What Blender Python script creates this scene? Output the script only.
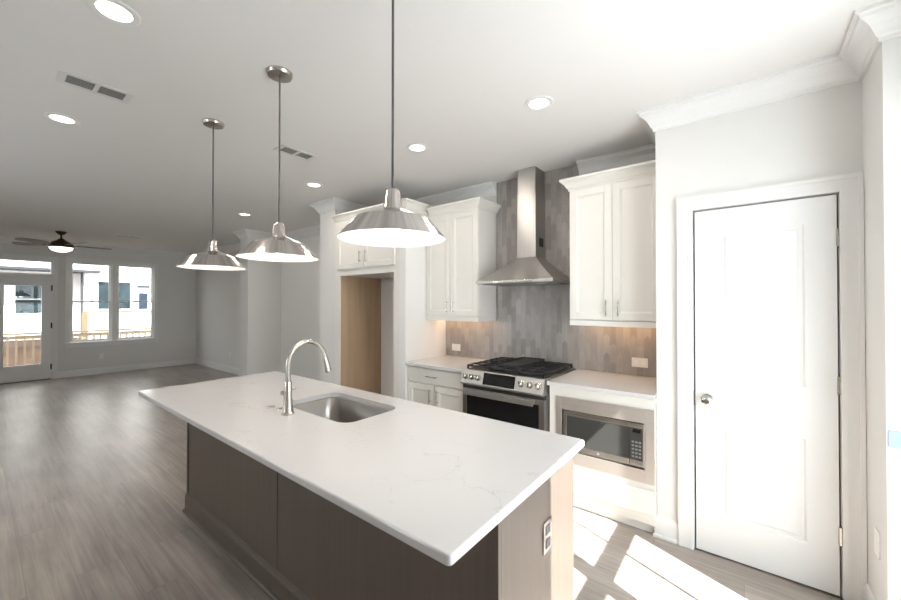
import bpy, bmesh, math
from mathutils import Vector, Matrix
for o in list(bpy.data.objects): bpy.data.objects.remove(o)
scene = bpy.context.scene
COL = scene.collection
R = math.radians
PI = math.pi

# ------------------------------------------------------------------ camera, world, sun, exposure
cam_data = bpy.data.cameras.new('camera'); cam = bpy.data.objects.new('camera', cam_data); COL.objects.link(cam)
cam_data.sensor_width = 36; cam_data.lens = 373.5/901*36; cam_data.clip_start = 0.02; cam_data.clip_end = 200
cam.location = (0, 0, 1.5); cam.rotation_euler = (R(90.5), 0, R(38.0))
scene.camera = cam

scene.view_settings.view_transform = 'Standard'
scene.view_settings.look = 'None'
scene.view_settings.gamma = 1
scene.view_settings.use_curve_mapping = False
scene.view_settings.exposure = -0.02

world = bpy.data.worlds.new('world'); scene.world = world; world.use_nodes = True
wn = world.node_tree.nodes; wl = world.node_tree.links
bg = wn['Background']; bg.inputs['Color'].default_value = (0.90, 0.95, 1.0, 1); bg.inputs['Strength'].default_value = 9

SUN_EL = R(47.7)
sun_d = bpy.data.lights.new('sun', 'SUN'); sun = bpy.data.objects.new('sun', sun_d); COL.objects.link(sun)
sun_d.energy = 34; sun_d.angle = R(0.5); sun_d.color = (1.0, 0.965, 0.92)
trav = Vector((-0.9265*math.cos(SUN_EL), 0.3766*math.cos(SUN_EL), -math.sin(SUN_EL)))
sun.rotation_euler = trav.to_track_quat('-Z', 'Y').to_euler(); sun.location = (4, -1, 6)

CAN_W = 6.0        # watts of each downlight
PEND_W = 2.5       # watts of each pendant bulb

# ------------------------------------------------------------------ materials
def mat(name, color, rough=0.5, metal=0.0, spec=0.5, bump=None, vary=None, emit=None, estr=0, coat=0):
    m = bpy.data.materials.new(name); m.use_nodes = True
    nt = m.node_tree; b = nt.nodes['Principled BSDF']
    b.inputs['Base Color'].default_value = (*color, 1); b.inputs['Roughness'].default_value = rough
    b.inputs['Metallic'].default_value = metal; b.inputs['Specular IOR Level'].default_value = spec
    b.inputs['Coat Weight'].default_value = coat
    if emit: b.inputs['Emission Color'].default_value = (*emit, 1); b.inputs['Emission Strength'].default_value = estr
    tc = nt.nodes.new('ShaderNodeTexCoord')
    if vary:            # (scale vec, amount)
        mp = nt.nodes.new('ShaderNodeMapping'); mp.inputs['Scale'].default_value = vary[0]
        nz = nt.nodes.new('ShaderNodeTexNoise'); nz.inputs['Scale'].default_value = 1; nz.inputs['Detail'].default_value = 4
        nt.links.new(tc.outputs['Object'], mp.inputs['Vector']); nt.links.new(mp.outputs['Vector'], nz.inputs['Vector'])
        mr = nt.nodes.new('ShaderNodeMapRange'); mr.inputs['From Min'].default_value = .3; mr.inputs['From Max'].default_value = .7
        mr.inputs['To Min'].default_value = 1-vary[1]; mr.inputs['To Max'].default_value = 1+vary[1]
        nt.links.new(nz.outputs['Fac'], mr.inputs['Value'])
        mx = nt.nodes.new('ShaderNodeVectorMath'); mx.operation = 'SCALE'; mx.inputs[0].default_value = color
        nt.links.new(mr.outputs['Result'], mx.inputs['Scale']); nt.links.new(mx.outputs['Vector'], b.inputs['Base Color'])
    if bump:            # (scale vec, strength)
        mp = nt.nodes.new('ShaderNodeMapping'); mp.inputs['Scale'].default_value = bump[0]
        nz = nt.nodes.new('ShaderNodeTexNoise'); nz.inputs['Scale'].default_value = 1; nz.inputs['Detail'].default_value = 3
        nt.links.new(tc.outputs['Object'], mp.inputs['Vector']); nt.links.new(mp.outputs['Vector'], nz.inputs['Vector'])
        bp = nt.nodes.new('ShaderNodeBump'); bp.inputs['Strength'].default_value = bump[1]; bp.inputs['Distance'].default_value = .002
        nt.links.new(nz.outputs['Fac'], bp.inputs['Height']); nt.links.new(bp.outputs['Normal'], b.inputs['Normal'])
    return m

M = {}
M['wall'] = mat('wall_paint', (0.73, 0.715, 0.69), 0.85, spec=.3, bump=((180,180,180), .05))
M['ceiling'] = mat('ceiling_paint', (0.79, 0.77, 0.75), 0.9, spec=.2, bump=((150,150,150), .05))
M['trim'] = mat('trim_paint', (0.78, 0.77, 0.755), 0.45)
M['door'] = mat('door_paint', (0.77, 0.765, 0.75), 0.4)
M['cabinet'] = mat('cabinet_paint', (0.76, 0.735, 0.69), 0.42)
M['island'] = mat('stained_island_wood', (0.115, 0.090, 0.072), 0.42, vary=((60,60,1.2), .08), bump=((160,160,4), .1))
M['raw_wood'] = mat('maple_veneer', (0.47, 0.33, 0.21), 0.5, vary=((14,14,1.0), .12))
M['steel'] = mat('brushed_steel', (0.47, 0.45, 0.43), 0.36, metal=1, vary=((120,120,2), .05))
M['floor_lit_steel'] = mat('floor_lit_brushed_steel', (0.64, 0.60, 0.565), 0.5, metal=1, vary=((2,2,90), .03))  # steel lightened: the sunlit floor's reflection is put into the colour
M['steel_h'] = mat('brushed_steel_horizontal', (0.46, 0.44, 0.415), 0.34, metal=1, bump=((4,4,400), .04))
M['sink_steel'] = mat('satin_sink_steel', (0.36, 0.34, 0.32), 0.28, metal=1)
M['chrome'] = mat('polished_metal', (0.40, 0.40, 0.41), 0.12, metal=1)
M['nickel'] = mat('satin_nickel', (0.58, 0.55, 0.51), 0.25, metal=1)
def spun_mat():
    m = mat('spun_aluminium', (0.55, 0.53, 0.51), 0.22, metal=1); nt = m.node_tree; b = nt.nodes['Principled BSDF']; L = nt.links
    tc = nt.nodes.new('ShaderNodeTexCoord'); ml = nt.nodes.new('ShaderNodeVectorMath'); ml.operation = 'MULTIPLY'; ml.inputs[1].default_value = (1,1,0)
    nn = nt.nodes.new('ShaderNodeVectorMath'); nn.operation = 'NORMALIZE'; sc = nt.nodes.new('ShaderNodeVectorMath'); sc.operation = 'SCALE'; sc.inputs['Scale'].default_value = 2.6
    nz = nt.nodes.new('ShaderNodeTexNoise'); nz.inputs['Scale'].default_value = 1; nz.inputs['Detail'].default_value = 4; nz.inputs['Roughness'].default_value = .6
    L.new(tc.outputs['Object'], ml.inputs[0]); L.new(ml.outputs[0], nn.inputs[0]); L.new(nn.outputs[0], sc.inputs[0]); L.new(sc.outputs[0], nz.inputs['Vector'])
    cr = nt.nodes.new('ShaderNodeValToRGB'); cr.color_ramp.elements[0].position = .35; cr.color_ramp.elements[0].color = (.33,.30,.285,1)  # radial light and dark streaks in the colour imitate brushed-metal reflections
    cr.color_ramp.elements[1].position = .65; cr.color_ramp.elements[1].color = (.66,.64,.62,1); L.new(nz.outputs['Fac'], cr.inputs['Fac']); L.new(cr.outputs['Color'], b.inputs['Base Color'])
    return m
M['alu'] = spun_mat()
M['enamel'] = mat('white_enamel', (0.88, 0.86, 0.82), 0.4)
M['black_glass'] = mat('black_glass', (0.010, 0.010, 0.011), 0.06, spec=.6)
M['mw_glass'] = mat('microwave_window_glass', (0.055, 0.055, 0.052), 0.15, spec=.6, vary=((300,300,300), .3))
M['iron'] = mat('cast_iron', (0.025, 0.025, 0.027), 0.5, bump=((200,200,200), .2))
M['black'] = mat('black_plastic', (0.02, 0.02, 0.02), 0.5)
M['dark_gap'] = mat('dark_recess', (0.03, 0.028, 0.025), 0.8)
M['grey_metal'] = mat('grey_painted_metal', (0.22, 0.22, 0.21), 0.5)
M['bronze'] = mat('dark_bronze', (0.10, 0.062, 0.048), 0.3, metal=.85)
M['blade'] = mat('fan_blade_finish', (0.20, 0.17, 0.15), 0.35)
M['plastic'] = mat('white_plastic', (0.82, 0.81, 0.79), 0.35)
M['blue_plastic'] = mat('plate_under_blue_film', (0.40, 0.54, 0.78), 0.4)
M['slot'] = mat('socket_slot', (0.10, 0.10, 0.10), 0.6)
M['cord'] = mat('grey_cord', (0.10, 0.10, 0.10), 0.6)
M['vent'] = mat('vent_metal', (0.70, 0.69, 0.67), 0.4)
M['vent_dark'] = mat('vent_interior', (0.10, 0.095, 0.09), 0.8)
M['vent_grille'] = mat('grey_vent_slats', (0.34, 0.33, 0.32), 0.6)
M['button'] = mat('grey_buttons', (0.20, 0.20, 0.20), 0.5)
M['can_lens'] = mat('downlight_lens', (0.9, 0.9, 0.88), 0.5, emit=(1.0, 0.93, 0.82), estr=4)
M['bulb'] = mat('bulb_glow', (0.9, 0.9, 0.88), 0.5, emit=(1.0, 0.90, 0.76), estr=14)
M['fan_lens'] = mat('fan_bowl_glow', (0.9, 0.9, 0.88), 0.5, emit=(1.0, 0.95, 0.88), estr=2.5)
M['strip'] = mat('warm_led_strip', (0.9, 0.8, 0.7), 0.5, emit=(1.0, 0.62, 0.32), estr=6)
M['shaded_deck_wood'] = mat('deck_timber_lifted_in_shade', (0.36, 0.29, 0.21), 0.75, vary=((20,20,2), .12))  # near deck's timber, colour lifted because it stands in shade
M['siding'] = mat('white_siding', (0.84, 0.83, 0.81), 0.7, bump=((.1,.1,20), .3))
M['ext_glass'] = mat('neighbour_window_glass', (0.020, 0.034, 0.040), 0.5, spec=.2, vary=((2,2,2), .5))
M['ext_blue'] = mat('neighbour_blue_door', (0.020, 0.032, 0.055), 0.5, spec=.2)
M['ext_grey'] = mat('grey_flashing', (0.055, 0.06, 0.07), 0.6, spec=.2)
M['deck_wood'] = mat('deck_timber_darkened_in_sun', (0.20, 0.14, 0.08), 0.8, vary=((20,20,2), .12))  # neighbour deck's timber, colour darkened to hold back the full sun
M['ground'] = mat('leafy_ground', (0.048, 0.032, 0.024), 0.95, spec=.1, vary=((3,3,3), .5))

def brushed(m, an, rot):
    nt = m.node_tree; b = nt.nodes['Principled BSDF']; b.inputs['Anisotropic'].default_value = an; b.inputs['Anisotropic Rotation'].default_value = rot
    t = nt.nodes.new('ShaderNodeTangent'); t.direction_type = 'RADIAL'; t.axis = 'Z'; nt.links.new(t.outputs[0], b.inputs['Tangent'])
brushed(M['steel'], .8, 0.25)

def glass_mat(name='window_glass', tint=(.96,.98,.98)):
    m = bpy.data.materials.new(name); m.use_nodes = True; nt = m.node_tree
    for n in list(nt.nodes): nt.nodes.remove(n)
    out = nt.nodes.new('ShaderNodeOutputMaterial'); t = nt.nodes.new('ShaderNodeBsdfTransparent')
    g = nt.nodes.new('ShaderNodeBsdfGlossy'); g.inputs['Roughness'].default_value = 0.0
    t.inputs['Color'].default_value = (*tint, 1)
    lw = nt.nodes.new('ShaderNodeLayerWeight'); lw.inputs['Blend'].default_value = .5
    pw = nt.nodes.new('ShaderNodeMath'); pw.operation = 'POWER'; pw.inputs[1].default_value = 4; nt.links.new(lw.outputs['Facing'], pw.inputs[0])
    fr = nt.nodes.new('ShaderNodeMath'); fr.operation = 'MULTIPLY_ADD'; fr.inputs[1].default_value = .4; fr.inputs[2].default_value = .02; nt.links.new(pw.outputs[0], fr.inputs[0])
    mx = nt.nodes.new('ShaderNodeMixShader')
    nt.links.new(fr.outputs[0], mx.inputs['Fac']); nt.links.new(t.outputs[0], mx.inputs[1]); nt.links.new(g.outputs[0], mx.inputs[2])
    nt.links.new(mx.outputs[0], out.inputs['Surface'])
    return m
M['glass'] = glass_mat()
M['glass_far'] = glass_mat('tinted_window_glass', (.68,.68,.67))  # tint added to dim the glaring outdoors behind the far windows

def floor_mat():
    m = mat('grey_plank_floor', (0.3, 0.28, 0.26), 0.33, spec=.5); nt = m.node_tree; b = nt.nodes['Principled BSDF']; L = nt.links
    tc = nt.nodes.new('ShaderNodeTexCoord')
    br = nt.nodes.new('ShaderNodeTexBrick'); br.offset = 0.37; br.offset_frequency = 2; br.squash = 1
    br.inputs['Color1'].default_value = (0.0,0.0,0.0,1); br.inputs['Color2'].default_value = (1,1,1,1); br.inputs['Mortar'].default_value = (0.5,.5,.5,1)
    br.inputs['Scale'].default_value = 1; br.inputs['Brick Width'].default_value = 1.22; br.inputs['Row Height'].default_value = 0.182
    br.inputs['Mortar Size'].default_value = 0.0016; br.inputs['Mortar Smooth'].default_value = .3; br.inputs['Bias'].default_value = 0
    L.new(tc.outputs['Object'], br.inputs['Vector'])
    # long grain, offset per plank
    sc = nt.nodes.new('ShaderNodeVectorMath'); sc.operation = 'MULTIPLY'; sc.inputs[1].default_value = (1.5, 34, 1)
    L.new(tc.outputs['Object'], sc.inputs[0])
    ad = nt.nodes.new('ShaderNodeVectorMath'); ad.operation = 'ADD'; L.new(sc.outputs[0], ad.inputs[0])
    ms = nt.nodes.new('ShaderNodeVectorMath'); ms.operation = 'SCALE'; ms.inputs['Scale'].default_value = 17; L.new(br.outputs['Color'], ms.inputs[0]); L.new(ms.outputs[0], ad.inputs[1])
    nz = nt.nodes.new('ShaderNodeTexNoise'); nz.inputs['Scale'].default_value = 1; nz.inputs['Detail'].default_value = 6; nz.inputs['Roughness'].default_value = .6; nz.inputs['Distortion'].default_value = .6
    L.new(ad.outputs[0], nz.inputs['Vector'])
    sc2 = nt.nodes.new('ShaderNodeVectorMath'); sc2.operation = 'MULTIPLY'; sc2.inputs[1].default_value = (1.6, 4.5, 1); L.new(tc.outputs['Object'], sc2.inputs[0])
    nz2 = nt.nodes.new('ShaderNodeTexNoise'); nz2.inputs['Scale'].default_value = 1; nz2.inputs['Detail'].default_value = 3; L.new(sc2.outputs[0], nz2.inputs['Vector'])
    cr = nt.nodes.new('ShaderNodeValToRGB'); L.new(nz.outputs['Fac'], cr.inputs['Fac'])
    cr.color_ramp.elements[0].position = .25; cr.color_ramp.elements[0].color = (0.235, 0.197, 0.170, 1)
    cr.color_ramp.elements[1].position = .75; cr.color_ramp.elements[1].color = (0.405, 0.357, 0.322, 1)
    mr = nt.nodes.new('ShaderNodeMapRange'); mr.inputs['To Min'].default_value = .90; mr.inputs['To Max'].default_value = 1.10; L.new(br.outputs['Color'], mr.inputs['Value'])
    mr2 = nt.nodes.new('ShaderNodeMapRange'); mr2.inputs['From Min'].default_value = .3; mr2.inputs['From Max'].default_value = .7; mr2.inputs['To Min'].default_value = .82; mr2.inputs['To Max'].default_value = 1.18; L.new(nz2.outputs['Fac'], mr2.inputs['Value'])
    mu = nt.nodes.new('ShaderNodeMath'); mu.operation = 'MULTIPLY'; L.new(mr.outputs[0], mu.inputs[0]); L.new(mr2.outputs[0], mu.inputs[1])
    mo = nt.nodes.new('ShaderNodeMapRange'); mo.inputs['To Min'].default_value = 1; mo.inputs['To Max'].default_value = .72; L.new(br.outputs['Fac'], mo.inputs['Value'])
    mu2 = nt.nodes.new('ShaderNodeMath'); mu2.operation = 'MULTIPLY'; L.new(mu.outputs[0], mu2.inputs[0]); L.new(mo.outputs[0], mu2.inputs[1])
    fin = nt.nodes.new('ShaderNodeVectorMath'); fin.operation = 'SCALE'; L.new(cr.outputs['Color'], fin.inputs[0]); L.new(mu2.outputs[0], fin.inputs['Scale'])
    L.new(fin.outputs[0], b.inputs['Base Color'])
    bp = nt.nodes.new('ShaderNodeBump'); bp.inputs['Strength'].default_value = .12; bp.inputs['Distance'].default_value = .002
    L.new(nz.outputs['Fac'], bp.inputs['Height']); L.new(bp.outputs['Normal'], b.inputs['Normal'])
    return m
M['floor'] = floor_mat()

def quartz_mat():
    m = mat('white_veined_quartz', (0.60, 0.588, 0.588), 0.16, spec=.5); nt = m.node_tree; b = nt.nodes['Principled BSDF']; L = nt.links
    tc = nt.nodes.new('ShaderNodeTexCoord')
    nz = nt.nodes.new('ShaderNodeTexNoise'); nz.inputs['Scale'].default_value = 3.2; nz.inputs['Detail'].default_value = 5; L.new(tc.outputs['Object'], nz.inputs['Vector'])
    s = nt.nodes.new('ShaderNodeVectorMath'); s.operation = 'SCALE'; s.inputs['Scale'].default_value = .55; L.new(nz.outputs['Color'], s.inputs[0])
    a = nt.nodes.new('ShaderNodeVectorMath'); a.operation = 'ADD'; L.new(tc.outputs['Object'], a.inputs[0]); L.new(s.outputs[0], a.inputs[1])
    vo = nt.nodes.new('ShaderNodeTexVoronoi'); vo.feature = 'DISTANCE_TO_EDGE'; vo.inputs['Scale'].default_value = 3.1; L.new(a.outputs[0], vo.inputs['Vector'])
    mr = nt.nodes.new('ShaderNodeMapRange'); mr.inputs['From Min'].default_value = 0; mr.inputs['From Max'].default_value = .010; mr.inputs['To Min'].default_value = 1; mr.inputs['To Max'].default_value = 0; L.new(vo.outputs['Distance'], mr.inputs['Value'])
    n2 = nt.nodes.new('ShaderNodeTexNoise'); n2.inputs['Scale'].default_value = 2.2; n2.inputs['Detail'].default_value = 2; L.new(tc.outputs['Object'], n2.inputs['Vector'])
    m2 = nt.nodes.new('ShaderNodeMapRange'); m2.inputs['From Min'].default_value = .44; m2.inputs['From Max'].default_value = .60; m2.inputs['To Max'].default_value = .42; L.new(n2.outputs['Fac'], m2.inputs['Value'])
    mu = nt.nodes.new('ShaderNodeMath'); mu.operation = 'MULTIPLY'; L.new(mr.outputs[0], mu.inputs[0]); L.new(m2.outputs[0], mu.inputs[1])
    mx = nt.nodes.new('ShaderNodeMix'); mx.data_type = 'RGBA'; L.new(mu.outputs[0], mx.inputs['Factor'])
    mx.inputs['A'].default_value = (0.60, 0.588, 0.588, 1); mx.inputs['B'].default_value = (0.36, 0.34, 0.33, 1)
    L.new(mx.outputs['Result'], b.inputs['Base Color'])
    return m
M['quartz'] = quartz_mat()

def tile_mat():
    # elongated picket tiles standing upright on a wall of normal -Y: x across, z up
    m = mat('grey_picket_tile', (0.33, 0.30, 0.28), 0.28); nt = m.node_tree; b = nt.nodes['Principled BSDF']; L = nt.links
    def math_(op, a, bb=None):
        n = nt.nodes.new('ShaderNodeMath'); n.operation = op
        for i, v in enumerate((a, bb)):
            if v is None: continue
            if isinstance(v, (int, float)): n.inputs[i].default_value = v
            else: L.new(v, n.inputs[i])
        return n.outputs[0]
    tc = nt.nodes.new('ShaderNodeTexCoord'); sp = nt.nodes.new('ShaderNodeSeparateXYZ'); L.new(tc.outputs['Object'], sp.inputs[0])
    W, H = .052, .155
    xs = math_('DIVIDE', sp.outputs['X'], W); col = math_('FLOOR', xs); fx = math_('SUBTRACT', xs, col)
    ax = math_('ABSOLUTE', math_('SUBTRACT', fx, .5))
    odd = math_('MODULO', math_('ABSOLUTE', col), 2)
    zz = math_('ADD', math_('DIVIDE', sp.outputs['Z'], H), math_('MULTIPLY', odd, .5))
    zz = math_('ADD', zz, math_('MULTIPLY', ax, .34))
    row = math_('FLOOR', zz); fz = math_('SUBTRACT', zz, row)
    gx = math_('GREATER_THAN', ax, .474); gz = math_('LESS_THAN', math_('MINIMUM', fz, math_('SUBTRACT', 1, fz)), .010)
    gr = math_('MAXIMUM', gx, gz)
    cb = nt.nodes.new('ShaderNodeCombineXYZ'); L.new(col, cb.inputs[0]); L.new(row, cb.inputs[1])
    wn_ = nt.nodes.new('ShaderNodeTexWhiteNoise'); wn_.noise_dimensions = '3D'; L.new(cb.outputs[0], wn_.inputs['Vector'])
    sc = nt.nodes.new('ShaderNodeVectorMath'); sc.operation = 'MULTIPLY'; sc.inputs[1].default_value = (34, 34, 9); L.new(tc.outputs['Object'], sc.inputs[0])
    nz = nt.nodes.new('ShaderNodeTexNoise'); nz.inputs['Scale'].default_value = 1; nz.inputs['Detail'].default_value = 3; L.new(sc.outputs[0], nz.inputs['Vector'])
    f = math_('ADD', math_('MULTIPLY', wn_.outputs['Value'], .55), math_('MULTIPLY', nz.outputs['Fac'], .45))
    cr = nt.nodes.new('ShaderNodeValToRGB'); L.new(f, cr.inputs['Fac'])
    cr.color_ramp.elements[0].position = .15; cr.color_ramp.elements[0].color = (0.255, 0.233, 0.220, 1)
    cr.color_ramp.elements[1].position = .85; cr.color_ramp.elements[1].color = (0.43, 0.402, 0.385, 1)
    mx = nt.nodes.new('ShaderNodeMix'); mx.data_type = 'RGBA'; L.new(gr, mx.inputs['Factor']); L.new(cr.outputs['Color'], mx.inputs['A'])
    mx.inputs['B'].default_value = (0.34, 0.32, 0.30, 1); L.new(mx.outputs['Result'], b.inputs['Base Color'])
    bp = nt.nodes.new('ShaderNodeBump'); bp.inputs['Strength'].default_value = .35; bp.inputs['Distance'].default_value = .002
    L.new(math_('SUBTRACT', math_('MULTIPLY', nz.outputs['Fac'], .5), gr), bp.inputs['Height']); L.new(bp.outputs['Normal'], b.inputs['Normal'])
    return m
M['tile'] = tile_mat()

# ------------------------------------------------------------------ mesh helpers (world coordinates)
OFF = {}
class MB:
    def __init__(s): s.bm = bmesh.new()
    def box(s, x0, x1, y0, y1, z0, z1, bev=0, seg=2):
        tmp = bmesh.new()
        r = bmesh.ops.create_cube(tmp, size=1)
        for v in tmp.verts:
            v.co = Vector(((x0+x1)/2+v.co.x*(x1-x0), (y0+y1)/2+v.co.y*(y1-y0), (z0+z1)/2+v.co.z*(z1-z0)))
        if bev: bmesh.ops.bevel(tmp, geom=list(tmp.edges), offset=bev, segments=seg, affect='EDGES', profile=.5)
        s._add(tmp); return s
    def _add(s, tmp, smooth=False, mtx=None):
        if mtx: bmesh.ops.transform(tmp, matrix=mtx, verts=tmp.verts)
        if smooth:
            for f in tmp.faces: f.smooth = True
            tmp.normal_update()
            for e in tmp.edges:
                if len(e.link_faces) == 2 and e.calc_face_angle(0) > R(21): e.smooth = False
        me = bpy.data.meshes.new('tmp'); tmp.to_mesh(me); tmp.free(); s.bm.from_mesh(me); bpy.data.meshes.remove(me)
    def lathe(s, prof, c=(0,0,0), n=40, mtx=None, cap=False):
        # prof: list of (radius, z); revolved about z then moved
        tmp = bmesh.new(); rings = []
        for r, z in prof:
            if r < 1e-6: rings.append([tmp.verts.new((0,0,z))])
            else: rings.append([tmp.verts.new((r*math.cos(2*PI*i/n), r*math.sin(2*PI*i/n), z)) for i in range(n)])
        for a, b in zip(rings, rings[1:]):
            for i in range(n):
                j = (i+1) % n
                if len(a) == 1 and len(b) == 1: continue
                if len(a) == 1: tmp.faces.new((a[0], b[j], b[i]))
                elif len(b) == 1: tmp.faces.new((a[i], a[j], b[0]))
                else: tmp.faces.new((a[i], a[j], b[j], b[i]))
        if cap:
            for rg in (rings[0], rings[-1]):
                if len(rg) > 2: tmp.faces.new(rg)
        bmesh.ops.recalc_face_normals(tmp, faces=tmp.faces)
        m = Matrix.Translation(c)
        if mtx is not None: m = m @ mtx
        s._add(tmp, True, m); return s
    def cyl(s, p, q, r, n=20, r2=None):
        p, q = Vector(p), Vector(q); d = q-p
        rot = d.to_track_quat('Z', 'Y').to_matrix().to_4x4(); r2 = r if r2 is None else r2
        return s.lathe([(0,0),(r,0),(r2,d.length),(0,d.length)], p, n, rot)
    def tube(s, pts, r, n=12):
        pts = [Vector(p) for p in pts]; tmp = bmesh.new(); rings = []
        up = Vector((0.123, .987, .05)).normalized()
        for i, p in enumerate(pts):
            t = (pts[min(i+1, len(pts)-1)]-pts[max(i-1, 0)]).normalized()
            a = t.cross(up); 
            if a.length < .05: a = t.cross(Vector((1,0,0)))
            a.normalize(); b = t.cross(a).normalized()
            rr = r[i] if isinstance(r, (list, tuple)) else r
            rings.append([tmp.verts.new(p+a*rr*math.cos(2*PI*k/n)+b*rr*math.sin(2*PI*k/n)) for k in range(n)])
        for A, B in zip(rings, rings[1:]):
            for k in range(n): tmp.faces.new((A[k], A[(k+1)%n], B[(k+1)%n], B[k]))
        tmp.faces.new(rings[0][::-1]); tmp.faces.new(rings[-1])
        bmesh.ops.recalc_face_normals(tmp, faces=tmp.faces)
        s._add(tmp, True); return s
    def hull(s, pts, faces, bev=0):
        tmp = bmesh.new(); vs = [tmp.verts.new(p) for p in pts]
        for f in faces: tmp.faces.new([vs[i] for i in f])
        bmesh.ops.recalc_face_normals(tmp, faces=tmp.faces)
        if bev: bmesh.ops.bevel(tmp, geom=list(tmp.edges), offset=bev, segments=2, affect='EDGES')
        s._add(tmp); return s
    def prism(s, poly, axis, a, b, bev=0):
        # polygon extruded along an axis: 'x' poly=(y,z); 'y' poly=(x,z); 'z' poly=(x,y)
        def P(u, v, t): return {'x': (t,u,v), 'y': (u,t,v), 'z': (u,v,t)}[axis]
        n = len(poly); pts = [P(u,v,a) for u,v in poly]+[P(u,v,b) for u,v in poly]
        fs = [tuple(range(n)), tuple(range(2*n-1, n-1, -1))]+[(i,(i+1)%n,n+(i+1)%n,n+i) for i in range(n)]
        return s.hull(pts, fs, bev)
    def sweep(s, path, prof, closed=False):
        # profile (d out to the left of travel, z) swept along an xy polyline with mitres
        n = len(path); P = [Vector((*p, 0)) for p in path]; tmp = bmesh.new(); rings = []
        for i in range(n):
            d0 = (P[i]-P[i-1]).normalized() if i > 0 else None; d1 = (P[i+1]-P[i]).normalized() if i < n-1 else None
            L = lambda d: Vector((-d.y, d.x, 0))
            if d0 is None: m = L(d1)
            elif d1 is None: m = L(d0)
            else:
                a, b = L(d0), L(d1); m = (a+b); m = m/(1+a.dot(b))
            rings.append([tmp.verts.new((P[i].x+m.x*d, P[i].y+m.y*d, z)) for d, z in prof])
        k = len(prof)
        for A, B in zip(rings, rings[1:]):
            for j in range(k): tmp.faces.new((A[j], A[(j+1)%k], B[(j+1)%k], B[j]))
        tmp.faces.new(rings[0][::-1]); tmp.faces.new(rings[-1])
        bmesh.ops.recalc_face_normals(tmp, faces=tmp.faces)
        s._add(tmp); return s
    def build(s, name, material, parent=None, label=None, kind=None):
        off = OFF[parent.name] if parent else Vector((0,0,0))
        bmesh.ops.translate(s.bm, vec=-off, verts=s.bm.verts)
        me = bpy.data.meshes.new(name); s.bm.to_mesh(me); s.bm.free()
        me.materials.append(material)
        o = bpy.data.objects.new(name, me); COL.objects.link(o)
        if parent: o.parent = parent
        OFF[o.name] = off.copy()
        if label: o['label'] = label
        if kind: o['kind'] = kind
        return o

def thing(name, label, cat, loc, group=None, kind=None):
    o = bpy.data.objects.new(name, None); COL.objects.link(o); o.location = loc
    o.empty_display_size = .1; OFF[o.name] = Vector(loc)
    if label: o['label'] = label
    if cat: o['category'] = cat
    if group: o['group'] = group
    if kind: o['kind'] = kind
    return o
def tag(o, label, cat, group=None):
    o['label'] = label; o['category'] = cat
    if group: o['group'] = group
    return o
def copy_tree(o, parent=None):
    c = o.copy(); COL.objects.link(c); OFF[c.name] = OFF[o.name].copy()
    if parent: c.parent = parent
    for ch in [x for x in COL.objects if x.parent == o]: copy_tree(ch, c)
    return c
def lamp(name, typ, loc, energy, color, size=.1, parent=None, rot=None, **kw):
    d = bpy.data.lights.new(name, typ); d.energy = energy; d.color = color
    if typ == 'AREA':
        d.size = size
        if 'size_y' in kw: d.shape = 'RECTANGLE'; d.size_y = kw['size_y']
        elif kw.get('disk'): d.shape = 'DISK'
    elif typ == 'POINT': d.shadow_soft_size = size
    elif typ == 'SPOT': d.shadow_soft_size = size; d.spot_size = kw.get('angle', 2); d.spot_blend = .6
    o = bpy.data.objects.new(name, d); COL.objects.link(o)
    if parent: o.parent = parent; o.location = Vector(loc)-OFF[parent.name]
    else: o.location = loc
    OFF[o.name] = Vector((0,0,0))
    if rot: o.rotation_euler = rot
    return o

def wall_holes(name, axis, t0, t1, a0, a1, z0, z1, holes, m='wall'):
    """axis 'x': wall normal x (t = x thickness, a = y). axis 'y': wall normal y."""
    b = MB(); cuts = sorted({a0, a1, *[h[0] for h in holes], *[h[1] for h in holes]})
    for p, q in zip(cuts, cuts[1:]):
        mid = (p+q)/2; hs = sorted([(h[2], h[3]) for h in holes if h[0] < mid < h[1]])
        z = z0; spans = []
        for lo, hi in hs:
            if lo > z: spans.append((z, lo))
            z = hi
        if z < z1: spans.append((z, z1))
        for lo, hi in spans:
            if axis == 'x': b.box(t0, t1, p, q, lo, hi)
            else: b.box(p, q, t0, t1, lo, hi)
    bmesh.ops.remove_doubles(b.bm, verts=b.bm.verts, dist=1e-5)
    return b.build(name, M[m], kind='structure')

CZ = 2.74
# ------------------------------------------------------------------ structure
MB().box(-10.93, 0.85, -2.15, 3.6, -0.12, 0).build('floor', M['floor'], kind='structure')
MB().box(-10.93, 0.85, -2.15, 3.6, CZ, CZ+.25).build('ceiling', M['ceiling'], kind='structure')
wall_holes('wall_far', 'x', -10.93, -10.78, -2.15, 3.6, 0, CZ, [(0.20,.985,0,2.03),(0.20,.985,2.05,2.34),(1.22,2.61,.69,2.36)])
FILL_WIN = [(-5.6,-4.7), (-3.2,-2.5)]  # unseen windows, added to let in fill daylight
wall_holes('wall_left', 'y', -2.15, -2.0, -10.78, .7, 0, CZ, [(a,b,.85,2.2) for a,b in FILL_WIN])
WIN = [(1.615,2.145), (.825,1.515)]
SILL, HEAD = 0.15, 2.43
wall_holes('wall_window', 'x', .70, .85, -2.15, 3.6, 0, CZ, [(a-.09,b+.02,SILL,HEAD+.18) for a,b in WIN])
MB().box(-3.85, -.44, 3.33, 3.6, 0, CZ).build('wall_kitchen', M['wall'], kind='structure')
MB().box(-10.78, -4.17, 3.45, 3.6, 0, CZ).build('wall_living', M['wall'], kind='structure')
MB().box(-6.9, -6.6, 2.87, 3.45, 0, CZ).build('wall_stub', M['wall'], kind='structure')
MB().box(-4.17, -3.85, 2.68, 3.6, 0, CZ).build('wall_pillar', M['wall'], kind='structure')
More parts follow.
